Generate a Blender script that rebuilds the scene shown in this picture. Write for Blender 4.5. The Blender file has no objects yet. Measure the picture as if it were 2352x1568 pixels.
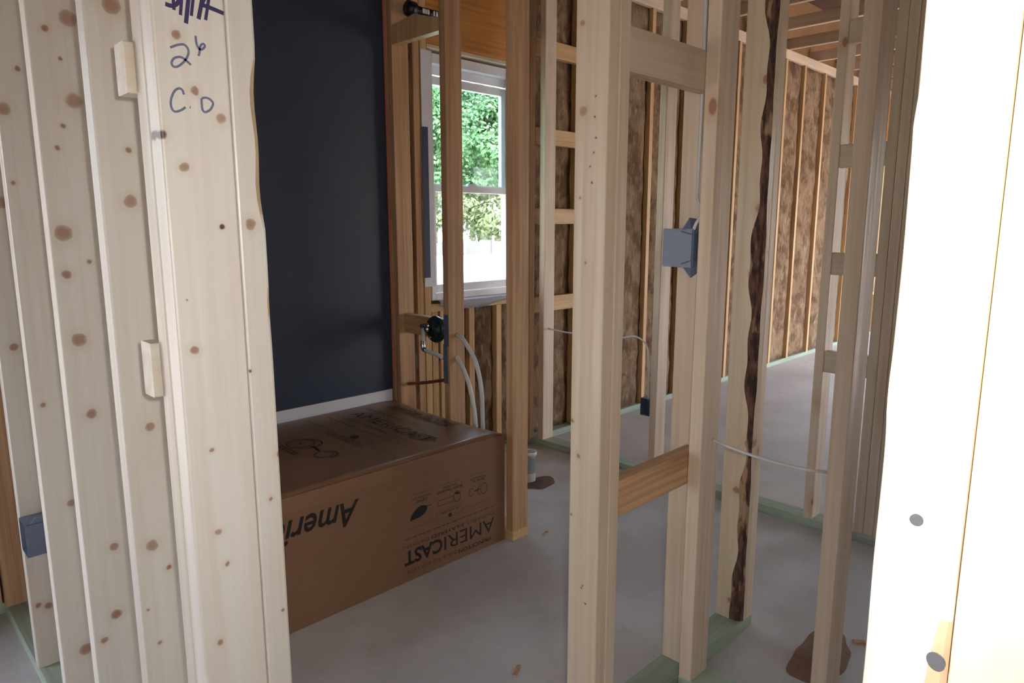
import bpy, bmesh, math, random
from mathutils import Vector, Matrix
random.seed(7)
sc = bpy.context.scene
COL = sc.collection
R = math.radians

# ---------------------------------------------------------------- camera
CAM_H = 1.30
F_PX, W_PX = 1600.0, 2352.0
cam = bpy.data.cameras.new('camera'); co = bpy.data.objects.new('camera', cam); COL.objects.link(co)
cam.sensor_fit = 'HORIZONTAL'; cam.sensor_width = 36.0; cam.lens = 36.0 * F_PX / W_PX
cam.clip_start = 0.02; cam.clip_end = 300
co.location = (0, 0, CAM_H)
co.rotation_euler = (R(90 - 9.7), 0, R(-45))
sc.camera = co

# ---------------------------------------------------------------- world, sun, flash, exposure
vs = sc.view_settings
vs.view_transform = 'Standard'; vs.look = 'None'; vs.gamma = 1.0; vs.use_curve_mapping = False
vs.exposure = 0.0
sc.cycles.use_denoising = True
sc.cycles.max_bounces = 5; sc.cycles.diffuse_bounces = 4; sc.cycles.glossy_bounces = 2; sc.cycles.transparent_max_bounces = 8
sc.cycles.caustics_reflective = False; sc.cycles.caustics_refractive = False
sc.cycles.use_adaptive_sampling = True; sc.cycles.adaptive_threshold = .08; sc.cycles.adaptive_min_samples = 16
sc.cycles.sample_clamp_indirect = 6.0

w = bpy.data.worlds.new('sky'); sc.world = w; w.use_nodes = True
nt = w.node_tree; nt.nodes.clear()
sky = nt.nodes.new('ShaderNodeTexSky'); sky.sky_type = 'NISHITA'; sky.sun_disc = False
sky.sun_elevation = R(58); sky.sun_rotation = R(200); sky.air_density = 1.0; sky.dust_density = 3.0
bg = nt.nodes.new('ShaderNodeBackground'); bg.inputs['Strength'].default_value = 2.3
ow = nt.nodes.new('ShaderNodeOutputWorld')
hz = nt.nodes.new('ShaderNodeHueSaturation'); hz.inputs['Saturation'].default_value = .55
nt.links.new(sky.outputs[0], hz.inputs['Color']); nt.links.new(hz.outputs[0], bg.inputs[0]); nt.links.new(bg.outputs[0], ow.inputs[0])

sl = bpy.data.lights.new('sun', 'SUN'); sl.energy = 7.0; sl.angle = R(0.6); sl.color = (1, .95, .88)
so = bpy.data.objects.new('sun', sl); COL.objects.link(so)
so.rotation_euler = Vector((0.25, 0.62, -1.0)).to_track_quat('-Z', 'Y').to_euler()

# the flash of the camera that took the picture, just right of and above its lens
fl = bpy.data.lights.new('camera_flash', 'SPOT'); fl.energy = 28; fl.shadow_soft_size = 0.012
fl.spot_size = R(105); fl.spot_blend = 0.9; fl.color = (1.0, .985, .96)
fo = bpy.data.objects.new('camera_flash', fl); COL.objects.link(fo)
fo.location = (0.028, -0.028, CAM_H + 0.035); fo.rotation_euler = (R(90 - 9.7), 0, R(-45))

# ---------------------------------------------------------------- helpers: colours and materials
def lin(c):
    c = c / 255.0
    return c / 12.92 if c <= 0.04045 else ((c + 0.055) / 1.055) ** 2.4
def rgb(r, g, b): return (lin(r), lin(g), lin(b), 1.0)

class NT:
    def __init__(s, name):
        s.m = bpy.data.materials.new(name); s.m.use_nodes = True
        s.t = s.m.node_tree; s.t.nodes.clear()
        s.out = s.n('ShaderNodeOutputMaterial'); s.b = s.n('ShaderNodeBsdfPrincipled')
        s.l(s.b.outputs[0], s.out.inputs[0])
    def n(s, k, **kw):
        x = s.t.nodes.new(k)
        for a, v in kw.items(): setattr(x, a, v)
        return x
    def l(s, a, b): s.t.links.new(a, b)
    def mix(s, fac, a, b, mode='MIX'):
        x = s.n('ShaderNodeMix', data_type='RGBA', blend_type=mode)
        for i, v in ((0, fac), (6, a), (7, b)):
            if hasattr(v, 'is_linked') or hasattr(v, 'links'): s.l(v, x.inputs[i])
            else: x.inputs[i].default_value = v
        return x.outputs[2]
    def math(s, op, a, b=None, clamp=False):
        x = s.n('ShaderNodeMath', operation=op); x.use_clamp = clamp
        for i, v in ((0, a), (1, b)):
            if v is None: continue
            if hasattr(v, 'links'): s.l(v, x.inputs[i])
            else: x.inputs[i].default_value = v
        return x.outputs[0]
    def rng(s, v, a, b, c=0.0, d=1.0):
        x = s.n('ShaderNodeMapRange'); x.interpolation_type = 'SMOOTHSTEP'
        s.l(v, x.inputs[0])
        for i, q in zip((1, 2, 3, 4), (a, b, c, d)): x.inputs[i].default_value = q
        return x.outputs[0]
    def noise(s, vec, scale, detail=3, rough=.55):
        x = s.n('ShaderNodeTexNoise'); x.inputs['Scale'].default_value = scale
        x.inputs['Detail'].default_value = detail; x.inputs['Roughness'].default_value = rough
        s.l(vec, x.inputs['Vector']); return x.outputs[0]
    def vmul(s, vec, k):
        x = s.n('ShaderNodeVectorMath', operation='MULTIPLY'); s.l(vec, x.inputs[0]); x.inputs[1].default_value = k
        return x.outputs[0]
    def bump(s, h, strength, dist):
        x = s.n('ShaderNodeBump'); x.inputs['Strength'].default_value = strength; x.inputs['Distance'].default_value = dist
        s.l(h, x.inputs['Height']); s.l(x.outputs[0], s.b.inputs['Normal'])
    def obj(s):
        x = s.n('ShaderNodeTexCoord'); return x.outputs['Object']

def plain(name, col, rough=.6, metal=0.0, spec=.5, noise=0.0, nscale=20, bump=0.0):
    t = NT(name); t.b.inputs['Roughness'].default_value = rough; t.b.inputs['Metallic'].default_value = metal
    t.b.inputs['Specular IOR Level'].default_value = spec
    if noise > 0:
        o = t.obj(); f = t.noise(o, nscale, 4)
        dark = tuple(c * (1 - noise) for c in col[:3]) + (1,)
        lite = tuple(min(1, c * (1 + noise)) for c in col[:3]) + (1,)
        t.l(t.mix(f, dark, lite), t.b.inputs['Base Color'])
        if bump: t.bump(f, bump, .005)
    else: t.b.inputs['Base Color'].default_value = col
    return t.m

def wood(name, light, dark, grain=.5, knots=None, axis='x', rough=.42, knot_rate=.25, stain=.25, spec=.4, wave=.12):
    """Sawn lumber; local Z runs along the board. knots: (h, z, radius, strength) on the face seen along the other axis."""
    t = NT(name); o = t.obj()
    info = t.n('ShaderNodeObjectInfo')
    off = t.n('ShaderNodeVectorMath', operation='SCALE'); off.inputs[0].default_value = (7.3, 3.1, 11.7)
    t.l(info.outputs['Random'], off.inputs['Scale'])
    ad = t.n('ShaderNodeVectorMath', operation='ADD'); t.l(o, ad.inputs[0]); t.l(off.outputs[0], ad.inputs[1])
    p = ad.outputs[0]
    # warped rings running along the board
    g1 = t.noise(t.vmul(p, (60, 60, 1.6)), 1.0, 3, .6)
    gr = g1
    if wave > .2:
        wv = t.n('ShaderNodeTexWave'); wv.wave_type = 'BANDS'; wv.bands_direction = 'X'
        wv.inputs['Scale'].default_value = 9.0; wv.inputs['Distortion'].default_value = 9.0
        wv.inputs['Detail'].default_value = 2.0; wv.inputs['Detail Scale'].default_value = .55
        t.l(t.vmul(p, (1.6, 1.1, .13)), wv.inputs['Vector'])
        gr = t.math('ADD', t.math('MULTIPLY', g1, 1 - wave), t.math('MULTIPLY', wv.outputs[1], wave))
    gf = t.rng(gr, .25, .85, 0.0, grain)
    c = t.mix(gf, light, dark)
    big = t.rng(t.noise(t.vmul(p, (9, 9, 2.2)), 1.0, 1), .45, .75, 0, stain)
    c = t.mix(big, c, tuple(a * b for a, b in zip(dark[:3], (.93, .86, .76))) + (1,))
    kcol = rgb(158, 112, 86); kdark = rgb(84, 56, 44)
    if knot_rate > 0:
        # scattered knots
        vo = t.n('ShaderNodeTexVoronoi'); vo.inputs['Scale'].default_value = 7.0
        t.l(t.vmul(p, (1, 1, .55)), vo.inputs['Vector'])
        sel = t.n('ShaderNodeSeparateColor'); t.l(vo.outputs['Color'], sel.inputs[0])
        on = t.math('LESS_THAN', sel.outputs[0], knot_rate)
        kd = vo.outputs['Distance']
        core = t.math('MULTIPLY', t.rng(kd, .06, .10, 1, 0), on)
        halo = t.math('MULTIPLY', t.rng(kd, .08, .30, .45, 0), on)
        c = t.mix(halo, c, dark); c = t.mix(core, c, kcol)
    if knots:
        sp = t.n('ShaderNodeSeparateXYZ'); t.l(o, sp.inputs[0])
        cb = t.n('ShaderNodeCombineXYZ')
        t.l(sp.outputs[0 if axis == 'x' else 1], cb.inputs[0]); t.l(sp.outputs[2], cb.inputs[2])
        nz = t.n('ShaderNodeTexNoise'); nz.inputs['Scale'].default_value = 60; nz.inputs['Detail'].default_value = 1
        t.l(o, nz.inputs['Vector'])
        ds = t.n('ShaderNodeVectorMath', operation='SCALE'); ds.inputs['Scale'].default_value = .006
        sb = t.n('ShaderNodeVectorMath', operation='SUBTRACT'); t.l(nz.outputs['Color'], sb.inputs[0]); sb.inputs[1].default_value = (.5, .5, .5)
        t.l(sb.outputs[0], ds.inputs[0])
        wv2 = t.n('ShaderNodeVectorMath', operation='ADD'); t.l(cb.outputs[0], wv2.inputs[0]); t.l(ds.outputs[0], wv2.inputs[1])
        for (h, z, r, s) in knots:
            r *= .88
            d = t.n('ShaderNodeVectorMath', operation='DISTANCE'); t.l(wv2.outputs[0], d.inputs[0]); d.inputs[1].default_value = (h, 0, z)
            dv = d.outputs['Value']
            c = t.mix(t.rng(dv, r * .8, r * 2.6, .38 * min(s, 1), 0), c, dark)
            c = t.mix(t.rng(dv, r * .5, r * 1.0, min(1, .5 + .4 * s), 0), c, kcol if s < 1.5 else kdark)
            if s >= .8:
                ring = t.math('MULTIPLY', t.rng(dv, r * .6, r * .8, 0, 1), t.rng(dv, r * .8, r * 1.05, .35, 0))
                c = t.mix(ring, c, kdark)
    hs = t.n('ShaderNodeHueSaturation'); t.l(c, hs.inputs['Color'])
    t.l(t.rng(info.outputs['Random'], 0, 1, .9, 1.08), hs.inputs['Value'])
    t.l(hs.outputs[0], t.b.inputs['Base Color'])
    t.l(t.rng(g1, .3, .7, rough - .06, rough + .14), t.b.inputs['Roughness'])
    t.b.inputs['Specular IOR Level'].default_value = spec
    t.bump(t.noise(t.vmul(p, (16, 16, 5)), 1.0, 2), .3, .004)
    return t.m

M = {}
def bark():
    t = NT('bark_wane'); o = t.obj(); a = t.noise(t.vmul(o, (60, 60, 14)), 1.0, 4, .7); b = t.noise(t.vmul(o, (30, 30, 9)), 1.0, 2)
    c = t.mix(t.rng(a, .4, .6), rgb(52, 36, 32), rgb(110, 74, 58)); c = t.mix(t.rng(b, .55, .66, 0, .8), c, rgb(176, 142, 112))
    t.l(c, t.b.inputs['Base Color']); t.b.inputs['Roughness'].default_value = .85; t.bump(a, .8, .004); return t.m
SPF_L, SPF_D = rgb(218, 199, 176), rgb(184, 150, 119)
SYP_L, SYP_D = rgb(206, 168, 128), rgb(158, 108, 72)
M['spruce'] = wood('spruce_lumber', SPF_L, SPF_D, .5)
M['pine'] = wood('yellow_pine_lumber', SYP_L, SYP_D, .85, rough=.5, knot_rate=.2)
M['honey'] = wood('honey_pine_lumber', rgb(212, 176, 128), rgb(168, 122, 76), .6, rough=.5)
M['ply'] = wood('header_plywood', rgb(206, 140, 66), rgb(150, 88, 34), .9, rough=.5, knot_rate=.05)
M['treated'] = wood('treated_lumber', rgb(172, 184, 166), rgb(116, 134, 112), .6, rough=.6, knot_rate=.1)
M['bark'] = bark()
M['wane'] = plain('debarked_wane', rgb(206, 178, 140), .6, noise=.25, nscale=40, bump=.4)

# ---------------------------------------------------------------- helpers: objects
def link(o, parent=None):
    COL.objects.link(o)
    if parent is not None:
        o.parent = parent
        if parent.type == 'EMPTY': o.matrix_parent_inverse = Matrix.Translation(-parent.location)
        else: o.matrix_parent_inverse = parent['_w2l'] if '_w2l' in parent else parent.matrix_basis.inverted()
    return o
def tag(o, label, cat=None, group=None, kind=None):
    o['label'] = label
    if cat: o['category'] = cat
    if group: o['group'] = group
    if kind: o['kind'] = kind
    return o
def empty(name, loc, label, cat, group=None, kind=None):
    o = bpy.data.objects.new(name, None); o.location = loc; o.empty_display_size = .05
    COL.objects.link(o); return tag(o, label, cat, group, kind)
def from_bm(name, bm, mats, parent=None, loc=(0, 0, 0), smooth=False):
    me = bpy.data.meshes.new(name); bm.normal_update(); bm.to_mesh(me); bm.free()
    for m in (mats if isinstance(mats, (list, tuple)) else [mats]): me.materials.append(m)
    if smooth:
        for p in me.polygons: p.use_smooth = True
    o = bpy.data.objects.new(name, me); o.location = loc
    return link(o, parent)

def board_bm(a, b, L, r=.003, wane=None, n=1):
    """A board a x b x L centred on its axis, rounded long edges; wane = {corner: f(t)} gives the missing edge along it."""
    bm = bmesh.new()
    corners = [(-1, -1), (1, -1), (1, 1), (-1, 1)]
    rows = []
    for i in range(n + 1):
        tt = i / n; z = -L / 2 + L * tt; row = []
        for ci, (sx, sy) in enumerate(corners):
            q = r; qx = qy = q
            if wane and ci in wane:
                f = wane[ci](tt); qx = max(r, f[0]); qy = max(r, f[1])
            X, Y = sx * a / 2, sy * b / 2
            p1 = (X, Y - sy * qy); p2 = (X - sx * .3 * qx, Y - sy * .3 * qy); p3 = (X - sx * qx, Y)
            seq = [p1, p2, p3] if (sx * sy > 0) else [p3, p2, p1]
            row += [bm.verts.new((p[0], p[1], z)) for p in seq]
        rows.append(row)
    m = len(rows[0])
    for i in range(n):
        for j in range(m):
            f = bm.faces.new((rows[i][j], rows[i][(j + 1) % m], rows[i + 1][(j + 1) % m], rows[i + 1][j]))
            if wane and j % 3 != 2 and (j // 3) in wane:
                fr = wane[j // 3](i / n)
                if max(fr) > max(r * 2.2, .005): f.material_index = 1
    bm.faces.new(list(reversed(rows[0]))); bm.faces.new(rows[-1])
    return bm

BOARD_CACHE = {}
def board(name, lo, hi, mat, parent, r=.003, wane=None, n=1, mats2=None, label=None):
    lo, hi = Vector(lo), Vector(hi); d = hi - lo; c = (lo + hi) / 2
    ax = max(range(3), key=lambda i: d[i])
    if ax == 2: a, b, L, rot = d.x, d.y, d.z, (0, 0, 0)
    elif ax == 0: a, b, L, rot = d.z, d.y, d.x, (0, R(90), 0)
    else: a, b, L, rot = d.x, d.z, d.y, (R(-90), 0, 0)
    key = (round(a, 4), round(b, 4), round(L, 4), r, mat.name)
    if wane is None and key in BOARD_CACHE: me = BOARD_CACHE[key]
    else:
        bm = board_bm(a, b, L, r, wane, n)
        me = bpy.data.meshes.new(name); bm.normal_update(); bm.to_mesh(me); bm.free()
        me.materials.append(mat)
        if mats2: me.materials.append(mats2)
        if wane is None: BOARD_CACHE[key] = me
    o = bpy.data.objects.new(name, me)
    o.location = c; o.rotation_euler = rot
    if label: o['label'] = label
    return link(o, parent)

def stud(parent, lo, hi, mat, **kw): return board('stud', lo, hi, mat, parent, **kw)
def block(parent, lo, hi, mat, **kw): return board('block', lo, hi, mat, parent, **kw)

def tube(name, pts, rad, mat, parent=None, seg=10, smooth=True, sub=6, cyclic=False):
    """Tube along a smoothed path."""
    P = [Vector(p) for p in pts]; path = []
    if sub > 1 and len(P) > 2:
        for i in range(len(P) - 1):
            p0 = P[max(i - 1, 0)]; p1 = P[i]; p2 = P[i + 1]; p3 = P[min(i + 2, len(P) - 1)]
            for k in range(sub):
                t = k / sub
                path.append(.5 * ((2 * p1) + (p2 - p0) * t + (2 * p0 - 5 * p1 + 4 * p2 - p3) * t * t + (3 * p1 - p0 - 3 * p2 + p3) * t ** 3))
        path.append(P[-1])
    else: path = P
    bm = bmesh.new(); rings = []; up = None
    for i, p in enumerate(path):
        d = (path[min(i + 1, len(path) - 1)] - path[max(i - 1, 0)]).normalized()
        if up is None: up = d.orthogonal().normalized()
        up = (up - d * up.dot(d)).normalized(); s = d.cross(up)
        rings.append([bm.verts.new(p + (up * math.cos(2 * math.pi * k / seg) + s * math.sin(2 * math.pi * k / seg)) * rad) for k in range(seg)])
    for a, b in zip(rings, rings[1:]):
        for k in range(seg): bm.faces.new((a[k], a[(k + 1) % seg], b[(k + 1) % seg], b[k]))
    bm.faces.new(list(reversed(rings[0]))); bm.faces.new(rings[-1])
    return from_bm(name, bm, mat, parent, smooth=smooth)

def box_bm(bm, lo, hi):
    v = [bm.verts.new((x, y, z)) for z in (lo[2], hi[2]) for y in (lo[1], hi[1]) for x in (lo[0], hi[0])]
    for f in ((0, 2, 3, 1), (4, 5, 7, 6), (0, 1, 5, 4), (2, 6, 7, 3), (0, 4, 6, 2), (1, 3, 7, 5)):
        bm.faces.new([v[i] for i in f])
def slab(name, lo, hi, mat, parent=None, bev=0.0):
    bm = bmesh.new(); box_bm(bm, lo, hi)
    if bev: bmesh.ops.bevel(bm, geom=bm.edges[:], offset=bev, segments=2, affect='EDGES')
    return from_bm(name, bm, mat, parent)

def ribbon(name, pts, width, origin_fn, nrm, mat, parent, thick=.0002):
    """A flat pen stroke: 2D points mapped onto a face by origin_fn."""
    P = [Vector(p) for p in pts]; path = []
    for i in range(len(P) - 1):
        p0 = P[max(i - 1, 0)]; p1 = P[i]; p2 = P[i + 1]; p3 = P[min(i + 2, len(P) - 1)]
        for k in range(5):
            t = k / 5
            path.append(.5 * ((2 * p1) + (p2 - p0) * t + (2 * p0 - 5 * p1 + 4 * p2 - p3) * t * t + (3 * p1 - p0 - 3 * p2 + p3) * t ** 3))
    path.append(P[-1]); bm = bmesh.new(); rows = []; nv = Vector(nrm)
    for i, p in enumerate(path):
        d = (path[min(i + 1, len(path) - 1)] - path[max(i - 1, 0)]); d = d.normalized() if d.length > 1e-9 else Vector((1, 0))
        s = Vector((-d.y, d.x)) * (width / 2)
        q = [origin_fn(p + s), origin_fn(p - s)]
        rows.append([bm.verts.new(Vector(c) + nv * k * thick) for c in q for k in (.3, 1.3)])
    for a, b in zip(rows, rows[1:]):
        for i, j in ((1, 3), (3, 2), (2, 0), (0, 1)): bm.faces.new((a[i], a[j], b[j], b[i]))
    bm.faces.new([rows[0][i] for i in (0, 2, 3, 1)]); bm.faces.new([rows[-1][i] for i in (1, 3, 2, 0)])
    bmesh.ops.recalc_face_normals(bm, faces=bm.faces[:])
    return from_bm(name, bm, mat, parent)

def poly(name, pts, origin_fn, nrm, mat, parent, thick=.0004):
    bm = bmesh.new(); nv = Vector(nrm)
    top = [bm.verts.new(Vector(origin_fn(p)) + nv * thick) for p in pts]
    bot = [bm.verts.new(Vector(origin_fn(p)) + nv * .0001) for p in pts]
    bm.faces.new(top); n = len(pts)
    for i in range(n): bm.faces.new((bot[i], bot[(i + 1) % n], top[(i + 1) % n], top[i]))
    bmesh.ops.recalc_face_normals(bm, faces=bm.faces[:])
    return from_bm(name, bm, mat, parent)

def text(name, body, org, right, up, width, height, mat, parent, shear=0.0, bold=0.0, lift=.0004):
    """Printed lettering: built-in font turned to a mesh, fitted to width x height, baseline start at org."""
    cu = bpy.data.curves.new(name, 'FONT'); cu.body = body; cu.shear = shear; cu.offset = bold; cu.resolution_u = 3
    tmp = bpy.data.objects.new(name, cu); COL.objects.link(tmp)
    dg = bpy.context.evaluated_depsgraph_get(); dg.update()
    me = bpy.data.meshes.new_from_object(tmp.evaluated_get(dg))
    bpy.data.objects.remove(tmp); bpy.data.curves.remove(cu)
    xs = [v.co.x for v in me.vertices]; ys = [v.co.y for v in me.vertices]
    x0, x1, y1 = min(xs), max(xs), max(ys)
    right, up = Vector(right), Vector(up); nv = right.cross(up)
    for v in me.vertices:
        v.co = Vector(org) + right * ((v.co.x - x0) / (x1 - x0) * width) + up * (v.co.y / y1 * height) + nv * lift
    me.materials.clear(); me.materials.append(mat)
    o = bpy.data.objects.new(name, me); return link(o, parent)

# ================================================================ THE SETTING
S, D2 = .038, .089            # 1.5 inch and 3.5 inch lumber
CEIL = 2.74
YB = 2.74                     # room side of the exterior wall studs

def concrete():
    t = NT('concrete_slab'); o = t.obj()
    n1 = t.noise(o, 1.3, 5, .6); n2 = t.noise(o, 9, 5, .65); n3 = t.noise(o, .7, 3)
    c = t.mix(t.rng(n1, .35, .7), rgb(190, 187, 188), rgb(206, 202, 200))
    c = t.mix(t.rng(n2, .5, .75, 0, .4), c, rgb(166, 162, 164))
    c = t.mix(t.rng(n3, .52, .7, 0, .45), c, rgb(184, 162, 148))
    t.l(c, t.b.inputs['Base Color']); t.b.inputs['Roughness'].default_value = .55
    t.b.inputs['Specular IOR Level'].default_value = .35
    t.bump(n2, .12, .004); return t.m
M['concrete'] = concrete()
X0, X1, Y0 = -4.0, 9.2, -5.0
XJ, YJ = 4.7, -1.1              # unseen step in the plan, added so daylight reaches the far insulation
tag(slab('floor', (X0, Y0, -.15), (X1, YB + .12, 0), M['concrete']), 'bare grey concrete slab floor dusted with sawdust', 'floor', kind='structure')

# ceiling: deck with joists
M['deck'] = plain('roof_deck', rgb(98, 74, 62), .8, noise=.2, nscale=6)
ce = empty('ceiling', (3, 0, CEIL), 'open ceiling of parallel joists under a brown deck', 'ceiling', kind='structure')
slab('deck', (X0, Y0, CEIL + .50), (XJ, YB + .12, CEIL + .55), M['deck'], ce); slab('deck', (XJ, YJ, CEIL + .50), (X1, YB + .12, CEIL + .55), M['deck'], ce)
k = 0
x = X0 + .3
while x < X1:
    board('joist', (x, Y0 if x < XJ else YJ, CEIL + .001), (x + S, YB + .1, CEIL + .089), M['spruce'], ce); x += .61

# exterior wall behind the tub ------------------------------------------------
wb = empty('wall_back', (3, YB, 0), 'exterior wall of open studs filled with brown insulation', 'wall', kind='structure')
WX0, WX1, WZ0, WZ1 = 2.195, 2.80, .905, 2.105     # window_1
FX0, FX1, FZ0, FZ1 = 7.72, 8.7, .52, 2.08         # window_2
LX0, LX1, LZ0, LZ1 = -1.7, -.38, S, 1.9          # doorway left of the tub wall, open
M['sheath'] = plain('wall_sheathing', rgb(150, 112, 76), .8, noise=.3, nscale=30)
def wall_skin(name, parent, plane, c0, c1, u0, u1, z0, z1, holes, mat):
    """Sheathing between u0..u1, z0..z1 with rectangular openings, one slab per piece."""
    us = sorted({u0, u1, *[h[0] for h in holes], *[h[1] for h in holes]})
    for a, b in zip(us, us[1:]):
        zs = [(z0, z1)]
        for h in holes:
            if h[0] <= a + 1e-6 and h[1] >= b - 1e-6: zs = [(z0, h[2]), (h[3], z1)]
        for (p, q) in zs:
            if q - p < .01: continue
            lo, hi = ((a, c0, p), (b, c1, q)) if plane == 'y' else ((c0, a, p), (c1, b, q))
            slab(name, lo, hi, mat, parent)
wall_skin('sheathing', wb, 'y', YB + .0895, YB + .11, X0, X1, 0, CEIL + .55,
          [(LX0, LX1, LZ0, LZ1), (WX0, WX1, WZ0, WZ1), (FX0, FX1, FZ0, FZ1)], M['sheath'])
board('bottom_plate', (X0, YB, 0), (X1, YB + D2, S), M['treated'], wb)
board('top_plate', (X0, YB, CEIL - 2 * S), (X1, YB + D2, CEIL - S), M['spruce'], wb)
board('top_plate', (X0, YB, CEIL - S), (X1, YB + D2, CEIL), M['spruce'], wb)
ZT = CEIL - 2 * S
def ys(x, z0=S, z1=ZT, m='honey', w=wb): return stud(w, (x, YB, z0), (x + S, YB + D2, z1), M[m])
bays = []
# left of and behind the tub
for x in (-3.6, -3.0, -2.4): ys(x)
ys(-2.08); ys(-2.04); ys(LX1 + .002); ys(LX1 + .041)
for x in (-.12, .28, .46, .86, 1.27, 1.67): ys(x, m='pine')
# around the window
ys(2.012, m='pine'); ys(2.085, m='pine'); ys(2.13, m='honey')
ys(WX1 + .005, m='honey'); ys(WX1 + .045, m='pine')
board('sill_plate', (2.168, YB, WZ0 - .05), (WX1 + .005, YB + D2, WZ0 - .012), M['honey'], wb)
for x in (2.172, 2.225, 2.42, 2.62): ys(x, z1=WZ0 - .05, m='honey')
board('header', (2.168, YB + .001, WZ1 + .028), (WX1 + .005, YB + .06, ZT), M['ply'], wb)
board('header_trim', (2.168, YB - .002, WZ1 + .008), (WX1 + .005, YB + .07, WZ1 + .027), M['spruce'], wb)
# ladder blocks where the cross partition meets it
ys(2.875 + .01, m='pine'); ys(3.30, m='honey')
for z in (.782, 1.290, 1.733, 2.207): block(wb, (2.924, YB, z), (3.299, YB + .038, z + D2), M['honey'])
for x in (3.62, 4.03, 4.44, 4.78, 5.2, 5.61, 6.02, 6.40, 6.86, 7.26): ys(x, m='honey')
ys(FX0 - .045); ys(FX1 + .005); ys(9.1)
board('sill_plate', (FX0 - .005, YB, FZ0 - .05), (FX1 + .005, YB + D2, FZ0 - .012), M['honey'], wb)
board('header', (FX0 - .005, YB, FZ1 + .01), (FX1 + .005, YB + D2, ZT), M['ply'], wb)
board('header', (LX0, YB, LZ1 + .01), (LX1, YB + D2, ZT), M['ply'], wb)
ys(8.1, z1=FZ0 - .05)

def insulation():
    t = NT('fiberglass_batt'); o = t.obj()
    wp = t.noise(o, 7, 4, .6)
    st = t.noise(t.vmul(o, (34, 34, 11)), 1.0, 6, .7)
    c = t.mix(t.rng(wp, .38, .62), rgb(112, 86, 66), rgb(148, 122, 98))
    c = t.mix(t.rng(st, .48, .74, 0, .55), c, rgb(198, 180, 154))
    c = t.mix(t.rng(st, .30, .46, .28, 0), c, rgb(84, 56, 44))
    t.l(c, t.b.inputs['Base Color']); t.b.inputs['Roughness'].default_value = .95
    t.b.inputs['Specular IOR Level'].default_value = .1
    t.bump(t.math('ADD', st, wp), .9, .02); return t.m
M['batt'] = insulation()
def batt(x0, x1, z0, z1, parent=wb, y=YB, seed=0):
    """Puffy fibreglass filling one bay: lumpy front skin, closed at the back."""
    rnd = random.Random(int(x0 * 1000) + int(z0 * 77)); bm = bmesh.new()
    nx = max(4, int((x1 - x0) / .035)); nz = max(4, int((z1 - z0) / .06)); g = []
    ph = [rnd.uniform(0, 6.3) for _ in range(6)]
    for j in range(nz + 1):
        row = []
        for i in range(nx + 1):
            u, v = i / nx, j / nz
            e = min(1, 4 * u, 4 * (1 - u)) * min(1, 9 * v + .25, 9 * (1 - v) + .25)
            b = .010 * math.sin(v * (z1 - z0) * 7 + ph[0]) + .008 * math.sin(u * 6 + v * 11 + ph[1]) + .006 * math.sin(v * 31 + u * 4 + ph[2])
            yy = y + .034 - .018 * e + b * e + rnd.uniform(-.005, .005)
            row.append(bm.verts.new((x0 + u * (x1 - x0), yy, z0 + v * (z1 - z0))))
        g.append(row)
    for j in range(nz):
        for i in range(nx): bm.faces.new((g[j][i], g[j][i + 1], g[j + 1][i + 1], g[j + 1][i]))
    rim = [r[0] for r in g] + g[-1][1:] + [r[-1] for r in reversed(g[:-1])] + list(reversed(g[0][1:-1]))
    back = [bm.verts.new((p.co.x, y + .085, p.co.z)) for p in rim]; n = len(rim)
    for i in range(n): bm.faces.new((rim[i], back[i], back[(i + 1) % n], rim[(i + 1) % n]))
    bm.faces.new(list(reversed(back)))
    bmesh.ops.recalc_face_normals(bm, faces=bm.faces[:])
    return from_bm('insulation_batt', bm, M['batt'], parent, smooth=True)
e = .001
for a, b in ((-.299, -.12), (-.082, .28), (.318, .46), (2.05, 2.085)): batt(a + e, b - e, S + e, ZT - e)
batt(2.263 + e, 2.42 - e, S + e, WZ0 - .051); batt(2.458 + e, 2.62 - e, S + e, WZ0 - .051); batt(2.658 + e, 2.80, S + e, WZ0 - .051)
batt(2.21 + e, 2.225 - e, S + e, WZ0 - .051)
batt(2.883 + .041, 3.30 - e, S + e, ZT - e, y=YB + .0395 - .01)
xs_ = [3.30, 3.62, 4.03, 4.44, 4.78, 5.2, 5.61, 6.02, 6.40, 6.86, 7.26, FX0 - .045]
for a, b in zip(xs_, xs_[1:]): batt(a + S + e, b - e, S + e, ZT - e)
batt(8.743 + e, 9.1 - e, S + e, ZT - e)

# ---- windows
M['vinyl'] = plain('white_vinyl', rgb(232, 230, 236), .35)
def glass(name, tint, refl=.10):
    t = NT(name); t.t.nodes.remove(t.b)
    tr = t.n('ShaderNodeBsdfTransparent'); tr.inputs[0].default_value = tint
    gl = t.n('ShaderNodeBsdfGlossy'); gl.inputs['Roughness'].default_value = .02
    mx = t.n('ShaderNodeMixShader'); mx.inputs[0].default_value = refl
    t.l(tr.outputs[0], mx.inputs[1]); t.l(gl.outputs[0], mx.inputs[2]); t.l(mx.outputs[0], t.out.inputs[0]); return t.m
M['glass_up'] = glass('tinted_double_glass', (.70, .90, .85, 1), .02)
M['glass_lo'] = glass('clear_glass', (.93, .96, .95, 1), .015)
def rails(name, parent, x0, x1, z0, z1, y0, y1, t, mat):
    """Four members of a sash or frame, each its own mesh."""
    tl, tr_, tb, tt = t
    slab(name, (x0, y0, z0), (x0 + tl, y1, z1), mat, parent, .002); slab(name, (x1 - tr_, y0, z0), (x1, y1, z1), mat, parent, .002)
    slab(name, (x0 + tl, y0, z0), (x1 - tr_, y1, z0 + tb), mat, parent, .002); slab(name, (x0 + tl, y0, z1 - tt), (x1 - tr_, y1, z1), mat, parent, .002)
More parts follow.
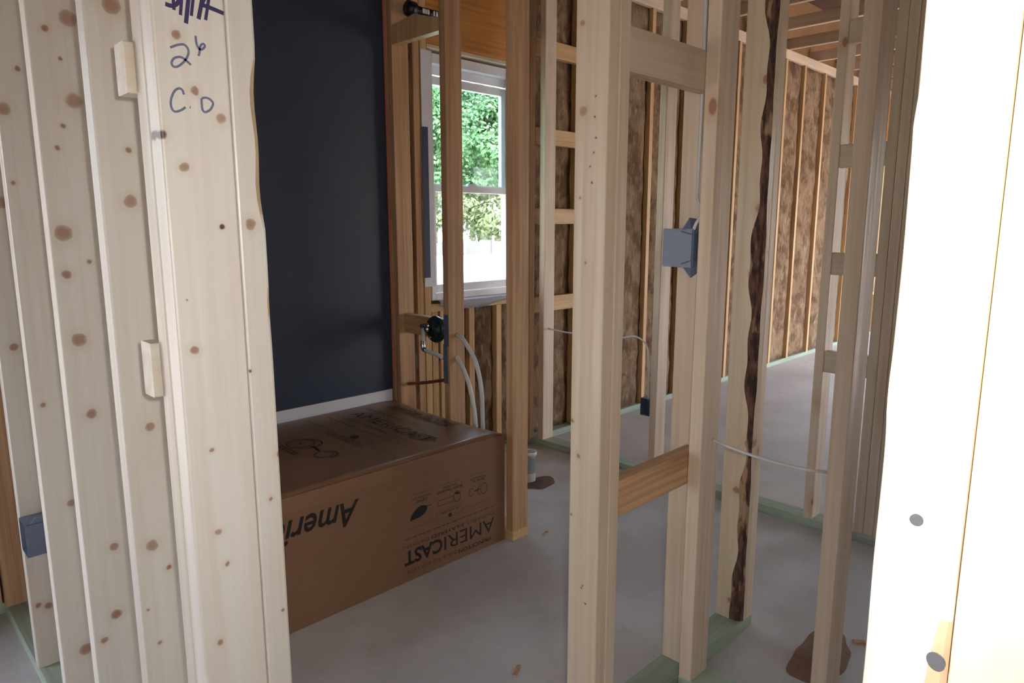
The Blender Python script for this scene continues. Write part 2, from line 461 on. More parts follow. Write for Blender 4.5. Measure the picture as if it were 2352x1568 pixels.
def window(name, x0, x1, z0, z1, label, mid):
    wn = empty(name, ((x0 + x1) / 2, YB + .05, z0), label, 'window', kind='structure')
    g = .003
    rails('window_frame', wn, x0 + g, x1 - g, z0 + g, z1 - g, YB + .028, YB + .12, (.026, .026, .034, .045), M['vinyl'])
    a, b = x0 + .03, x1 - .03
    rails('upper_sash', wn, a, b, mid - .012, z1 - .095, YB + .080, YB + .105, (.032, .032, .034, .040), M['vinyl'])
    slab('upper_pane', (a + .03, YB + .090, mid + .02), (b - .03, YB + .094, z1 - .133), M['glass_up'], wn)
    slab('head_stop', (x0 + .03, YB + .084, z1 - .088), (x1 - .03, YB + .1, z1 - .047), M['vinyl'], wn)
    rails('lower_sash', wn, a, b, z0 + .04, mid + .016, YB + .048, YB + .075, (.024, .030, .040, .034), M['vinyl'])
    slab('lower_pane', (a + .022, YB + .058, z0 + .078), (b - .028, YB + .062, mid - .016), M['glass_lo'], wn)
    slab('sash_lock', ((x0 + x1) / 2 - .03, YB + .05, mid + .017), ((x0 + x1) / 2 + .03, YB + .072, mid + .028), M['vinyl'], wn, .003)
    return wn
w1 = window('window_1', WX0, WX1, WZ0, WZ1, 'white vinyl double hung window behind the plumbing studs', 1.470)
w2 = window('window_2', FX0, FX1, FZ0, FZ1, 'bright far window glimpsed as a sliver behind right studs', 1.33)
M['navy'] = plain('navy_flashing', rgb(24, 36, 82), .5)
M['wrap'] = plain('white_house_wrap', rgb(222, 220, 228), .55)
slab('flashing_tape', (2.127, YB - .007, 1.03), (2.163, YB - .0042, 1.75), M['navy'], w1)
slab('house_wrap', (2.130, YB - .004, .985), (2.196, YB - .0012, 2.10), M['wrap'], w1)
# loose wrap folded over the sill, sagging in the middle
bm = bmesh.new(); rows = []
for i in range(17):
    u = i / 16; x = 2.22 + u * (WX1 - 2.225); sag = .024 + .026 * math.sin(math.pi * min(1, u * 1.25)) ** 1.3 * (1 if u < .8 else (1 - u) * 5)
    prof = [(YB + .026, WZ0 + .004), (YB + .0, WZ0 + .003), (YB - .010, WZ0 - .006), (YB - .011, WZ0 - sag * .6), (YB - .007, WZ0 - sag)]
    rows.append([bm.verts.new((x, p[0], p[1])) for p in prof])
for a, b in zip(rows, rows[1:]):
    for k in range(4): bm.faces.new((a[k], a[k + 1], b[k + 1], b[k]))
bmesh.ops.solidify(bm, geom=bm.faces[:], thickness=.0012)
from_bm('sill_wrap', bm, M['wrap'], w1, smooth=True)

# ---- shell of the rest of the house (out of frame): rear and side walls with openings
M['shell'] = plain('shell_sheathing', rgb(170, 140, 108), .85, noise=.2, nscale=8)
wo = empty('wall_outer', (X0, 0, 0), 'sheathed outer side wall with window openings', 'wall', kind='structure')
wall_skin('sheathing', wo, 'x', X0 - .1, X0, Y0, YB + .11, 0, CEIL + .55, [(-3.6, -2.4, .9, 2.1)], M['shell'])
wr = empty('wall_rear', (1, Y0, 0), 'sheathed rear wall with a window opening', 'wall', kind='structure')
wall_skin('sheathing', wr, 'y', Y0 - .1, Y0, X0 - .1, XJ + .1, 0, CEIL + .55, [(-3.0, -1.8, .9, 2.1)], M['shell'])
ws = empty('wall_added_step', (XJ, -3, 0), 'unseen sheathed wall closing the added step in plan', 'wall', kind='structure')
wall_skin('sheathing', ws, 'x', XJ, XJ + .1, Y0, YJ, 0, CEIL + .55, [], M['shell'])  # unseen wall that closes the added step in plan
wg = empty('wall_added_opening', (7, YJ, 0), 'unseen sheathed wall with a wide opening added for daylight', 'wall', kind='structure')
wall_skin('sheathing', wg, 'y', YJ - .1, YJ, XJ + .1, X1 + .1, 0, CEIL + .55, [(5.6, 8.6, .05, 2.0)], M['shell'])  # unseen wall set close, its opening added to brighten the far insulation
wf = empty('wall_far', (X1, 0, 0), 'sheathed far end wall with a window opening', 'wall', kind='structure')
wall_skin('sheathing', wf, 'x', X1, X1 + .1, YJ, YB + .11, 0, CEIL + .55, [(.2, 2.2, .05, 2.3)], M['shell'])
KN={
'L1':[(0.3479, 1.5258, 0.007, 1), (0.3655, 1.4629, 0.0063, 1), (0.3962, 1.4318, 0.0095, 0.6), (0.3217, 1.4064, 0.0068, 1.6), (0.3456, 1.3678, 0.0074, 0.8), (0.3877, 1.2946, 0.0044, 1.6), (0.3405, 1.1357, 0.0069, 1), (0.3519, 0.9964, 0.0039, 1), (0.3535, 0.8773, 0.0061, 0.7), (0.3621, 0.8269, 0.0041, 1), (0.3438, 0.7147, 0.0057, 1), (0.336, 1.2007, 0.0019, 1)],
'LJ':[(0.4269, 1.2974, 0.0089, 0.9), (0.4507, 0.967, 0.0075, 1), (0.432, 0.9033, 0.0041, 1), (0.4397, 0.7245, 0.0037, 1.2), (0.4434, 1.4393, 0.0058, 1.4), (0.4133, 1.0973, 0.0032, 1.5)],
'L2':[(0.359, 1.6173, 0.0162, 1), (0.3702, 1.5205, 0.008, 1), (0.3656, 1.4094, 0.0063, 1.2), (0.3615, 1.3317, 0.0118, 0.9), (0.3603, 0.9693, 0.0089, 0.8), (0.347, 0.7656, 0.0119, 0.8), (0.3697, 0.7187, 0.0052, 1.2), (0.3446, 0.5892, 0.0045, 1), (0.3312, 0.6557, 0.0035, 1)],
'L3':[(0.3877, 1.6717, 0.0185, 0.8), (0.3497, 1.6474, 0.0081, 1.2), (0.3689, 1.5978, 0.0051, 1.2), (0.3847, 1.5249, 0.0202, 0.7), (0.3625, 1.477, 0.006, 1.2), (0.3495, 1.4367, 0.006, 1.2), (0.344, 1.28, 0.0189, 1), (0.3424, 1.2017, 0.0109, 1.1), (0.3829, 1.225, 0.006, 1.1), (0.3519, 1.0736, 0.0161, 1), (0.3594, 0.9224, 0.0123, 1), (0.3752, 0.633, 0.0108, 0.9), (0.3671, 0.4833, 0.0134, 1.3), (0.3398, 0.4353, 0.009, 1)],
'L4':[(0.3666, 1.6304, 0.0073, 1.2), (0.3327, 1.5421, 0.0169, 0.8), (0.3426, 0.8795, 0.0074, 1), (0.3751, 0.6282, 0.0128, 0.7), (0.3725, 0.2407, 0.0192, 1.1), (0.3343, 1.3856, 0.006, 1)],
'L5':[(0.355, 0.971, 0.0129, 1.2), (0.3658, 1.3507, 0.0199, 0.9), (0.3382, 0.2285, 0.0094, 1.2), (0.3626, 0.2184, 0.0126, 1.2)],
'S1':[(0.9596, 1.5627, 0.0031, 2), (0.9608, 1.5205, 0.0031, 2), (0.9574, 1.4765, 0.0031, 2), (0.9637, 1.4474, 0.0031, 2), (0.9725, 1.4179, 0.0031, 2), (0.9657, 1.3838, 0.0031, 2), (0.9995, 1.7152, 0.0091, 0.5), (0.9932, 1.5355, 0.0158, 0.5), (0.9977, 1.3523, 0.0039, 1.3), (0.9798, 1.2122, 0.0039, 1.2), (1.0118, 0.8449, 0.0062, 1.4), (0.9917, 0.7629, 0.0062, 1), (1.0101, 0.6141, 0.0043, 1), (0.9755, 0.437, 0.0033, 1.5), (0.9627, 0.4027, 0.0034, 1.5), (0.9716, 0.4441, 0.0033, 1.5)],
'S3':[(0.9456, 1.6964, 0.0166, 1.2), (0.9451, 1.3404, 0.0163, 1.1), (0.9145, 1.2111, 0.0162, 1), (0.9602, 1.1509, 0.0096, 1), (0.9354, 0.6312, 0.017, 0.9), (0.9664, 0.4752, 0.0146, 1.2), (0.9657, 0.1024, 0.0125, 1.2)],
}

# ---------------------------------------------------------------- interior partitions
def kn(key, cx, cz, **kw):
    pts = [(h - cx, z - cz, r, s) for h, z, r, s in KN[key]]
    return pts
ZC = (S + ZT) / 2
def plates(parent, lo, hi, mat='treated', top=True):
    board('bottom_plate', (lo[0], lo[1], 0), (hi[0], hi[1], S), M[mat], parent)
    if top:
        board('top_plate', (lo[0], lo[1], ZT), (hi[0], hi[1], ZT + S), M['spruce'], parent)
        board('top_plate', (lo[0], lo[1], ZT + S), (hi[0], hi[1], CEIL), M['spruce'], parent)

# tub end wall: runs away from the camera on the left
XL0, XL1 = .321, .410
wl = empty('wall_left', (.366, 1.8, 0), 'row of knotty pale studs receding at the left edge', 'wall', kind='structure')
plates(wl, (XL0, .928), (XL1, YB - .002))
near_l = SPF_L
def kwood(name, key, cx, cz, axis='x', light=rgb(222, 215, 205), dark=rgb(200, 180, 156)):
    return wood(name, light, dark, .42, knots=kn(key, cx, cz), axis=axis, knot_rate=0.0, rough=.42, stain=.2, spec=.8)
cxl = (XL0 + XL1) / 2
mL1 = kwood('spruce_end_stud', 'L1', cxl, ZC)
s_end = stud(wl, (XL0, .928, S), (XL1, .9655, ZT), mL1, label='pale end stud with blue pen marks')
M['pale'] = wood('pale_spruce_lumber', rgb(218, 209, 194), rgb(194, 170, 140), .42, knot_rate=.15)
stud(wl, (XL0, .9665, S), (XL1, 1.004, ZT), M['pale'])
for key, y in (('L2', 1.2), ('L3', 1.55), ('L4', 1.89), ('L5', 2.24)):
    stud(wl, (XL0, y, S), (XL1, y + S, ZT), kwood('spruce_stud_' + key.lower(), key, cxl, ZC))
stud(wl, (XL0, 2.698, S), (XL1, 2.736, ZT), M['pine'])
for z0, z1 in ((1.463, 1.527), (1.062, 1.138)):
    block(wl, (.311, 1.005, z0), (.404, 1.043, z1), M['pale'])
# pen marks on the end stud
M['pen'] = plain('blue_black_pen', rgb(112, 116, 138), .5)
M['marker'] = plain('violet_marker', rgb(66, 58, 96), .45)
pf = lambda p: (p[0], .928, p[1])
PEN = {
 'two': [(.3394,1.5097),(.348,1.514),(.356,1.5159),(.3607,1.5113),(.3601,1.5044),(.3545,1.4956),(.346,1.4885),(.3406,1.4887),(.34,1.4934),(.3438,1.4984),(.3509,1.5005),(.3566,1.4979),(.3628,1.493)],
 'six': [(.371,1.5287),(.3711,1.5228),(.3722,1.5171),(.375,1.5136),(.3781,1.5141),(.3815,1.5177),(.3806,1.5205),(.3775,1.5195),(.3751,1.5146),(.3741,1.5085),(.3728,1.5054)],
 'C': [(.3515,1.4564),(.3499,1.4616),(.346,1.4631),(.3408,1.4595),(.3368,1.4521),(.3349,1.4441),(.3361,1.4373),(.3399,1.4348),(.347,1.4375),(.3523,1.4416)],
 'dot': [(.3574,1.4421),(.3586,1.4417)],
 'O': [(.3727,1.4544),(.3726,1.4463),(.3732,1.4403),(.3767,1.4382),(.3833,1.4424),(.387,1.45),(.3831,1.4546),(.378,1.4559),(.3732,1.4545)]}
for k_, p in PEN.items(): ribbon('pen_mark', p, .0028, pf, (0, -1, 0), M['pen'], s_end)
MARK = [[(.3376,1.5592),(.3456,1.5585),(.3528,1.5638),(.3555,1.5729)],[(.3474,1.5693),(.3474,1.5541)],[(.358,1.5734),(.3545,1.5498)],[(.3667,1.5772),(.3604,1.5413)],[(.3721,1.5764),(.3675,1.5514)],
 [(.3839,1.5789),(.3761,1.5492)],[(.3917,1.5806),(.3848,1.5498)],[(.38,1.5674),(.3932,1.5652),(.4085,1.5621)],[(.3881,1.5798),(.381,1.5667)]]
for i, p in enumerate(MARK): ribbon('marker_stroke', p, (.0050 if i in (0, 3, 5, 7) else .0038), pf, (0, -1, 0), M['marker'], s_end, thick=.0002 + .00003 * i)

# partition with the door opening and the short run beyond it
YM0, YM1 = .928, 1.017
wm = empty('wall_middle', (1.6, .97, 0), 'partition of pale studs and blocks beside the door opening', 'wall', kind='structure')
board('bottom_plate', (1.21, YM0, 0), (2.036, YM1, S), M['treated'], wm)
board('top_plate', (.411, YM0, ZT), (2.036, YM1, ZT + S), M['spruce'], wm)
board('top_plate', (.411, YM0, ZT + S), (2.036, YM1, CEIL), M['spruce'], wm)
board('header', (.45, YM0, 2.1), (1.209, YM1, 2.24), M['spruce'], wm)
def wane_lj(t):
    z = S + (ZT - S) * t
    a = max(0, math.sin(z * 19) * .5 + math.sin(z * 43 + 1) * .35 + .35)
    k_ = max(0, min(1, (z - 1.10) / .25))
    return (.004 + .010 * a * k_, .004 + .022 * a * k_)
stud(wm, (.411, YM0, S), (.449, YM1, ZT), kwood('spruce_jack_stud', 'LJ', .43, ZC), wane={1: wane_lj}, n=130, mats2=M['wane'], label='jack stud with ragged bark edge')
stud(wm, (1.21, YM0, S), (1.2475, YM1, ZT), kwood('spruce_jamb_stud', 'S1', (YM0 + YM1) / 2, ZC, axis='y', light=rgb(222, 203, 177), dark=rgb(190, 154, 120)))
stud(wm, (1.2485, YM0, S), (1.286, YM1, ZT), M['spruce'])
stud(wm, (1.645, YM0, S), (1.683, YM1, ZT), M['spruce'])
block(wm, (1.287, YM0, 1.618), (1.644, YM0 + S, 1.712), M['spruce'])
block(wm, (1.287, YM0, .607), (1.644, YM0 + S, .698), M['pine'])
def wane_s3(t):
    z = S + (ZT - S) * t
    a = .55 + .25 * math.sin(z * 6.5 + .6) + .22 * math.sin(z * 17) + .12 * math.sin(z * 41)
    return (.006 + .012 * max(0, a), .010 + .030 * max(0, a))
stud(wm, (1.96, YM0, S), (1.998, YM1, ZT), kwood('spruce_bark_stud', 'S3', (YM0 + YM1) / 2, ZC, axis='y', light=rgb(216, 198, 168), dark=rgb(184, 150, 112)),
     wane={0: wane_s3}, n=140, mats2=M['bark'], label='stud with dark bark along its edge')
stud(wm, (1.999, YM0, S), (2.036, YM1, ZT), M['spruce'])

# wall that turns off toward the camera
XD0, XD1 = 1.592, 1.681
wd = empty('wall_right', (1.636, .1, 0), 'near studs of the right partition on a treated plate', 'wall', kind='structure')
board('bottom_plate', (XD0, -2.5, 0), (XD1, .927, S), M['treated'], wd)
board('top_plate', (XD0, -2.5, ZT), (XD1, .927, ZT + S), M['spruce'], wd)
board('top_plate', (XD0, -2.5, ZT + S), (XD1, .927, CEIL), M['spruce'], wd)
stud(wd, (XD0, .889, S), (XD1, .927, ZT), M['spruce'])
for y in (.531, .12, -.29, -.70): stud(wd, (XD0, y, S), (XD1, y + S, ZT), M['spruce'])

# the flash lit post close to the camera
wn_ = empty('wall_near', (.415, 0, 0), 'pair of blown out studs filling the right edge', 'wall', kind='structure')
board('bottom_plate', (.37, -1.4, 0), (.459, .1065, S), M['treated'], wn_)
board('top_plate', (.37, -1.4, ZT), (.459, .1065, ZT + S), M['spruce'], wn_)
def wane_p(t):
    z = S + (ZT - S) * t
    b1 = math.exp(-((z - 1.345) / .008) ** 2) - 1.2 * math.exp(-((z - 1.363) / .012) ** 2)
    b2 = math.exp(-((z - 1.215) / .014) ** 2)
    q = .0038 - .0024 * b2 - .0014 * b1 + .0006 * math.sin(z * 60)
    return (min(.0048, max(.0016, q)), min(.0048, max(.0014, q * .9)))
def wane_q(t):
    z = S + (ZT - S) * t; k_ = max(0, min(1, (1.135 - z) / .08))
    return (.0014 + .004 * k_, .0014 + k_ * (.0095 + .0012 * math.sin(z * 70)))
M['wane_post'] = plain('orange_wane', rgb(212, 172, 138), .7, noise=.2, nscale=60)
mPost = wood('spruce_post', rgb(236, 220, 192), rgb(214, 184, 148), .3, rough=.4, knot_rate=.12, stain=.15)
p_l = stud(wn_, (.37, .0685, S), (.459, .1065, ZT), mPost, wane={3: wane_p, 0: wane_q}, n=400, mats2=M['wane_post'], r=.0014)
p_r = stud(wn_, (.3695, .029, S), (.459, .0675, ZT), mPost, r=.0014)
M['steel'] = plain('galvanised_steel', rgb(176, 178, 182), .35, metal=.9)
def nail_head(y, z, rad, tilt):
    bm = bmesh.new()
    bmesh.ops.create_cone(bm, cap_ends=True, segments=16, radius1=rad, radius2=rad * .9, depth=.0014)
    bmesh.ops.rotate(bm, verts=bm.verts, matrix=Matrix.Rotation(R(90), 3, 'Y') @ Matrix.Rotation(R(tilt), 3, 'X'))
    bmesh.ops.translate(bm, verts=bm.verts, vec=(.3692, y, z)); return from_bm('nail_head', bm, M['steel'], p_l)
nail_head(.0875, 1.156, .0031, 0); nail_head(.0728, 1.0865, .0046, 14)
for y in (-.34, -.75, -1.16): stud(wn_, (.37, y, S), (.459, y + S, ZT), M['spruce'])

# plumbing wall at the foot of the tub
XA0, XA1 = 1.915, 2.004
wp = empty('wall_plumbing', (1.96, 2.3, 0), 'orange pine stud wall with the valve at the tub end', 'wall', kind='structure')
plates(wp, (XA0, 1.91), (XA1, YB - .002), mat='honey')
for y in (1.911, 2.300, 2.664): stud(wp, (XA0, y, S), (XA1, y + S, ZT), M['pine'])
stud(wp, (XA0, 2.703, S), (XA1, 2.7365, ZT), M['pine'])
block(wp, (1.945, 2.339, .787), (1.983, 2.663, .877), M['honey'])
bm = bmesh.new()
prof = [(2.339, 2.070), (2.663, 2.070), (2.663, 2.150), (2.50, 2.166), (2.339, 2.118)]
f = [bm.verts.new((1.917, y, z)) for y, z in prof]; b = [bm.verts.new((1.955, y, z)) for y, z in prof]
bm.faces.new(f); bm.faces.new(list(reversed(b)))
for i in range(5): bm.faces.new((f[i], b[i], b[(i + 1) % 5], f[(i + 1) % 5]))
bmesh.ops.recalc_face_normals(bm, faces=bm.faces[:]); from_bm('block', bm, M['honey'], wp)
M['plate_steel'] = plain('dull_nail_plate', rgb(112, 118, 134), .45, metal=.55)
slab('nail_plate', (1.9125, 2.304, .77), (1.9148, 2.334, .905), M['plate_steel'], wp)
slab('nail_plate', (1.9118, 2.312, .60), (1.9141, 2.338, .775), M['plate_steel'], wp)

# cross partition beyond
XC0, XC1 = 2.92, 3.009
wc = empty('wall_center', (2.965, 1.5, 0), 'middle distance stud partition on a green treated plate', 'wall', kind='structure')
plates(wc, (XC0, -2.5), (XC1, YB - .002))
for y in (2.664, 2.275, 1.894, 1.462, 1.091, .883, .8445, .806, .29, -.12, -.52): stud(wc, (XC0, y, S), (XC1, y + S, ZT), M['spruce'])
for z in (.686, 1.09, 1.513, 1.978): block(wc, (XC0 + .002, .922, z), (XC0 + .04, 1.090, z + D2), M['spruce'])

# ================================================================ THINGS
# dark backer panel behind the tub
M['panel'] = plain('navy_black_board', rgb(53, 61, 79), .5, noise=.10, nscale=3)
bm = bmesh.new()
px = [(.415, .494), (1.908, .458), (1.912, 2.66), (.415, 2.66)]
f = [bm.verts.new((x, 2.720, z)) for x, z in px]; b = [bm.verts.new((x, 2.733, z)) for x, z in px]
bm.faces.new(f); bm.faces.new(list(reversed(b)))
for i in range(4): bm.faces.new((f[i], b[i], b[(i + 1) % 4], f[(i + 1) % 4]))
bmesh.ops.recalc_face_normals(bm, faces=bm.faces[:])
tag(from_bm('backer_panel', bm, M['panel']), 'tall dark navy board standing behind the cardboard tub carton', 'board')
M['foam'] = plain('orange_foam', rgb(206, 110, 78), .9, noise=.3, nscale=50)
tag(tube('foam_bead', [(1.9125, 2.716, z) for z in (.55, .8, 1.0, 1.3, 1.6, 1.9, 2.3)], .0035, M['foam'], seg=8), 'thin orange sealant bead along the edge of the navy board', 'sealant')
tag(slab('wall_flange', (.416, 2.7135, .40), (1.90, 2.7195, .512), M['wrap']), 'white strip between navy board and cardboard tub carton', 'strip')

# cardboard tub carton
def cardboard():
    t = NT('carton_cardboard'); o = t.obj(); n = t.noise(o, 3, 4); st = t.noise(t.vmul(o, (4, 90, 90)), 1.0, 2)
    c = t.mix(n, rgb(124, 88, 64), rgb(142, 104, 76)); c = t.mix(t.rng(st, .4, .7, 0, .15), c, rgb(112, 78, 54))
    t.l(c, t.b.inputs['Base Color']); t.b.inputs['Roughness'].default_value = .38; t.b.inputs['Specular IOR Level'].default_value = .6
    t.bump(n, .15, .004); return t.m
M['card'] = cardboard()
M['ink'] = plain('black_print', rgb(26, 22, 22), .5)
M['ink2'] = plain('faint_print', rgb(88, 62, 46), .55)
BX0, BX1, BY0, BY1, BZ = .425, 1.904, 1.947, 2.711, .462
ct = empty('bathtub_carton', (1.16, 2.33, 0), 'long printed cardboard carton lying against navy board', 'carton')
bm = bmesh.new(); nx, ny = 40, 20; g = []
def ztop(x, y):
    u = (x - BX0) / (BX1 - BX0); v = (y - BY0) / (BY1 - BY0)
    z = BZ + .006 * math.sin(math.pi * v) * math.sin(math.pi * u)
    d = BX1 - x
    if d < .10: z -= .018 * (1 - d / .10) ** 2 * (.35 + .65 * math.sin(math.pi * min(1, v * 1.1)))
    z += .006 * math.exp(-((x - 1.84) / .03) ** 2 - ((y - 2.35) / .12) ** 2)
    return z
for j in range(ny + 1):
    g.append([bm.verts.new((BX0 + (BX1 - BX0) * i / nx, BY0 + (BY1 - BY0) * j / ny, ztop(BX0 + (BX1 - BX0) * i / nx, BY0 + (BY1 - BY0) * j / ny))) for i in range(nx + 1)])
for j in range(ny):
    for i in range(nx): bm.faces.new((g[j][i], g[j][i + 1], g[j + 1][i + 1], g[j + 1][i])).smooth = True
rim = g[0] + [r_[-1] for r_ in g[1:]] + list(reversed(g[-1][:-1])) + [r_[0] for r_ in reversed(g[1:-1])]
low = [bm.verts.new((v.co.x, v.co.y, 0.0)) for v in rim]; n = len(rim)
for i in range(n): bm.faces.new((low[i], low[(i + 1) % n], rim[(i + 1) % n], rim[i]))
bm.faces.new(list(reversed(low))); bmesh.ops.recalc_face_normals(bm, faces=bm.faces[:])
be = [e_ for e_ in bm.edges if len(e_.link_faces) == 2 and e_.calc_face_angle() > .8 and min(v.co.z for v in e_.verts) > .3]
bmesh.ops.bevel(bm, geom=be, offset=.006, segments=2, affect='EDGES')
from_bm('carton_body', bm, M['card'], ct)
M['tape'] = plain('glossy_packing_tape', rgb(140, 103, 79), .28, noise=.1, nscale=10)
slab('packing_tape', (.5, BY0 - .0006, BZ - .055), (1.35, BY0 - .0001, BZ - .006), M['tape'], ct)
FN, FR, FU = (0, -1, 0), (-1, 0, 0), (0, 0, -1)          # front print is upside down
yf = BY0
ff = lambda p: (p[0], yf, p[1])
T = lambda body, x, z, wd_, h, mat='ink', **kw: text('printed_text', body, (x, yf, z), FR, FU, wd_, h, M[mat], ct, **kw)
T('AMERI', 1.843, .117, .262, .054, bold=-.004); T('CAST', 1.572, .117, .178, .054, bold=.028)
T('PRINCETON', 1.823, .0395, .171, .0155, bold=.014); T('Built-In Tub BUA 18/30', 1.640, .0430, .235, .0145, 'ink2')
T('DURABLE', 1.843, .1425, .150, .0135, 'ink2'); T('3-LAYERED', 1.682, .1425, .162, .0135, bold=.012); T('DESIGN', 1.508, .1425, .117, .0135, 'ink2')
T('American', 1.2138, .3781, .405, .0835, shear=.33, bold=.016); T('Standard', .775, .3781, .34, .0835, shear=.33, bold=.016)
T('Lighter', 1.503, .2985, .052, .010, bold=.01); T('than Cast Iron', 1.520, .3120, .085, .010, 'ink')
T('Better Insulated', 1.676, .3040, .125, .011, bold=.012); T('than Steel', 1.650, .3170, .070, .010)
T('Easier to', 1.790, .3010, .062, .010, bold=.01); T('Install', 1.795, .3120, .075, .009)
def ln(pts, wdt=.0014, mat='ink2', fn=ff, nrm=FN): return ribbon('printed_line', pts, wdt, fn, nrm, M[mat], ct)
ln([(1.8176, .200), (1.6752, .201)]); ln([(1.5442, .201), (1.4186, .200)])
ln([(1.67, .2237), (1.6713, .1921)]); ln([(1.6713, .1921), (1.5458, .1925)]); ln([(1.5458, .1925), (1.5465, .2232)]); ln([(1.5465, .2232), (1.67, .2237)])
for a, b_ in (((1.8027, .3245), (1.7143, .3240)), ((1.6661, .3275), (1.5696, .3270)), ((1.5232, .3255), (1.432, .3250))): ln([a, b_])
rnd = random.Random(3)
for zz, xa, xb in ((.165, 1.84, 1.40), (.215, 1.655, 1.56)):
    x = xa
    while x > xb + .02:
        l_ = rnd.uniform(.012, .035); ln([(x, zz), (x - l_, zz)], .0045); x -= l_ + .007
def circ(cx, cz, r, fn=ff, nrm=FN, sx=1.0, wdt=.0022, mat='ink', a0=0, a1=360):
    ln([(cx + r * sx * math.cos(R(a)), cz + r * math.sin(R(a))) for a in range(a0, a1 + 1, 20)], wdt, mat, fn, nrm)
poly('printed_leaf', [(1.5040, .2665), (1.488, .2735), (1.472, .2750), (1.455, .2690), (1.440, .2595), (1.430, .2470), (1.4228, .2300), (1.445, .2315), (1.468, .2330), (1.486, .2390), (1.498, .2490), (1.503, .2590)], ff, FN, M['ink'], ct)
ln([(1.503, .266), (1.526, .2655)], .0025, 'ink')
circ(1.788, .255, .0215, sx=.85); circ(1.772, .255, .0215, sx=.75, a0=90, a1=270); circ(1.722, .256, .0150, sx=.9, a0=40, a1=320)
ln([(1.765, .258), (1.735, .257)], .004, 'ink')
circ(1.648, .262, .0210, sx=.8); ln([(1.640, .248), (1.558, .2475)], .0018, 'ink'); ln([(1.558, .2475), (1.552, .258)], .0018, 'ink'); ln([(1.552, .258), (1.558, .268)], .0018, 'ink'); ln([(1.558, .268), (1.634, .2695)], .0018, 'ink')
poly('printed_shade', [(1.662, .268), (1.655, .2785), (1.643, .280), (1.634, .276), (1.648, .270)], ff, FN, M['ink'], ct)
poly('printed_drop', [(1.612 + .0085 * math.cos(R(a)), .197 + .0085 * math.sin(R(a))) for a in range(0, 360, 30)], ff, FN, M['ink'], ct)
# top print reads toward the front edge
TR, TU = (0, -1, 0), (1, 0, 0)
def TT(body, x, y, wd_, h, mat='ink', **kw): return text('printed_text', body, (x, y, BZ + .0075), TR, TU, wd_, h, M[mat], ct, **kw)
TT('AMERI', 1.585, 2.605, .315, .062, bold=-.004); TT('CAST', 1.585, 2.280, .225, .062, bold=.028)
TT('American Standard', 1.775, 2.585, .440, .062, shear=.33, bold=.012)
TT('PRINCETON', 1.688, 2.630, .190, .020, bold=.012); TT('Built-In Tub', 1.688, 2.425, .2, .02, 'ink2')
TT('DURABLE', 1.535, 2.60, .155, .019, 'ink2'); TT('3-LAYERED', 1.535, 2.425, .190, .019, bold=.012); TT('DESIGN', 1.535, 2.215, .14, .019, 'ink2')
ft = lambda p: (p[0], p[1], BZ + .0072)
def lt(pts, wdt=.002, mat='ink'): return ribbon('printed_line', pts, wdt, ft, (0, 0, 1), M[mat], ct)
lt([(1.407, 2.650), (1.407, 2.420)]); lt([(1.407, 2.185), (1.407, 1.996)])
for a, b_ in (((1.37, 2.42), (1.37, 2.185)), ((1.442, 2.42), (1.442, 2.185)), ((1.37, 2.42), (1.442, 2.42)), ((1.37, 2.185), (1.442, 2.185))): lt([a, b_])
for xx in (1.385, 1.397):
    y = 2.40
    while y > 2.21:
        l_ = rnd.uniform(.02, .045); lt([(xx, y), (xx, y - l_)], .005, 'ink2'); y -= l_ + .01
y = 2.62
while y > 2.07:
    l_ = rnd.uniform(.02, .05); lt([(1.497, y), (1.497, y - l_)], .006, 'ink2'); y -= l_ + .01
poly('printed_drop', [(1.425 + .018 * math.cos(R(a)), 2.30 + .022 * math.sin(R(a))) for a in range(0, 360, 30)], ft, (0, 0, 1), M['ink'], ct)
def ct_(cx, cy, r, a0=0, a1=360, wdt=.0035): lt([(cx + r * math.cos(R(a)), cy + r * math.sin(R(a))) for a in range(a0, a1 + 1, 20)], wdt)
ct_(1.236, 2.375, .052); ct_(1.251, 2.352, .054, -110, 70, .006); ct_(1.233, 2.200, .034); ct_(1.243, 2.190, .034, -110, 70, .006)
lt([(1.252, 2.312), (1.240, 2.245)], .010); poly('printed_drop', [(1.236 + .006 * math.cos(R(a)), 2.375 + .007 * math.sin(R(a))) for a in range(0, 360, 40)], ft, (0, 0, 1), M['ink'], ct)
for xx in (1.155, 1.170):
    lt([(xx, 2.41), (xx, 2.27)], .008, 'ink2')

# shower valve
M['green'] = plain('dark_green_plastic', rgb(24, 46, 40), .25)
M['chrome'] = plain('brushed_brass_chrome', rgb(196, 192, 186), .22, metal=1.0)
M['pex'] = plain('grey_pex', rgb(206, 208, 206), .35)
sv = empty('shower_valve', (1.91, 2.40, .83), 'dark green round shower valve with metal fittings on plumbing studs', 'valve')
bm = bmesh.new()
prof = [(.0, -.012), (.018, -.014), (.030, -.006), (.046, -.004), (.056, -.010), (.060, -.002), (.060, .006), (.050, .012), (.030, .030), (.0, .032)]
rings = []
for r_, xx in prof:
    rings.append([bm.verts.new((1.915 + xx, 2.392 + r_ * math.cos(2 * math.pi * k / 28), .834 + r_ * math.sin(2 * math.pi * k / 28))) for k in range(28)] if r_ > 0 else [bm.verts.new((1.915 + xx, 2.392, .834))])
for a, b_ in zip(rings, rings[1:]):
    for k in range(28):
        vs_ = [a[k % len(a)], a[(k + 1) % len(a)], b_[(k + 1) % len(b_)], b_[k % len(b_)]]
        u_ = []
        for v in vs_:
            if v not in u_: u_.append(v)
        if len(u_) > 2: bm.faces.new(u_)
bmesh.ops.recalc_face_normals(bm, faces=bm.faces[:])
from_bm('plaster_guard', bm, M['green'], sv, smooth=True)
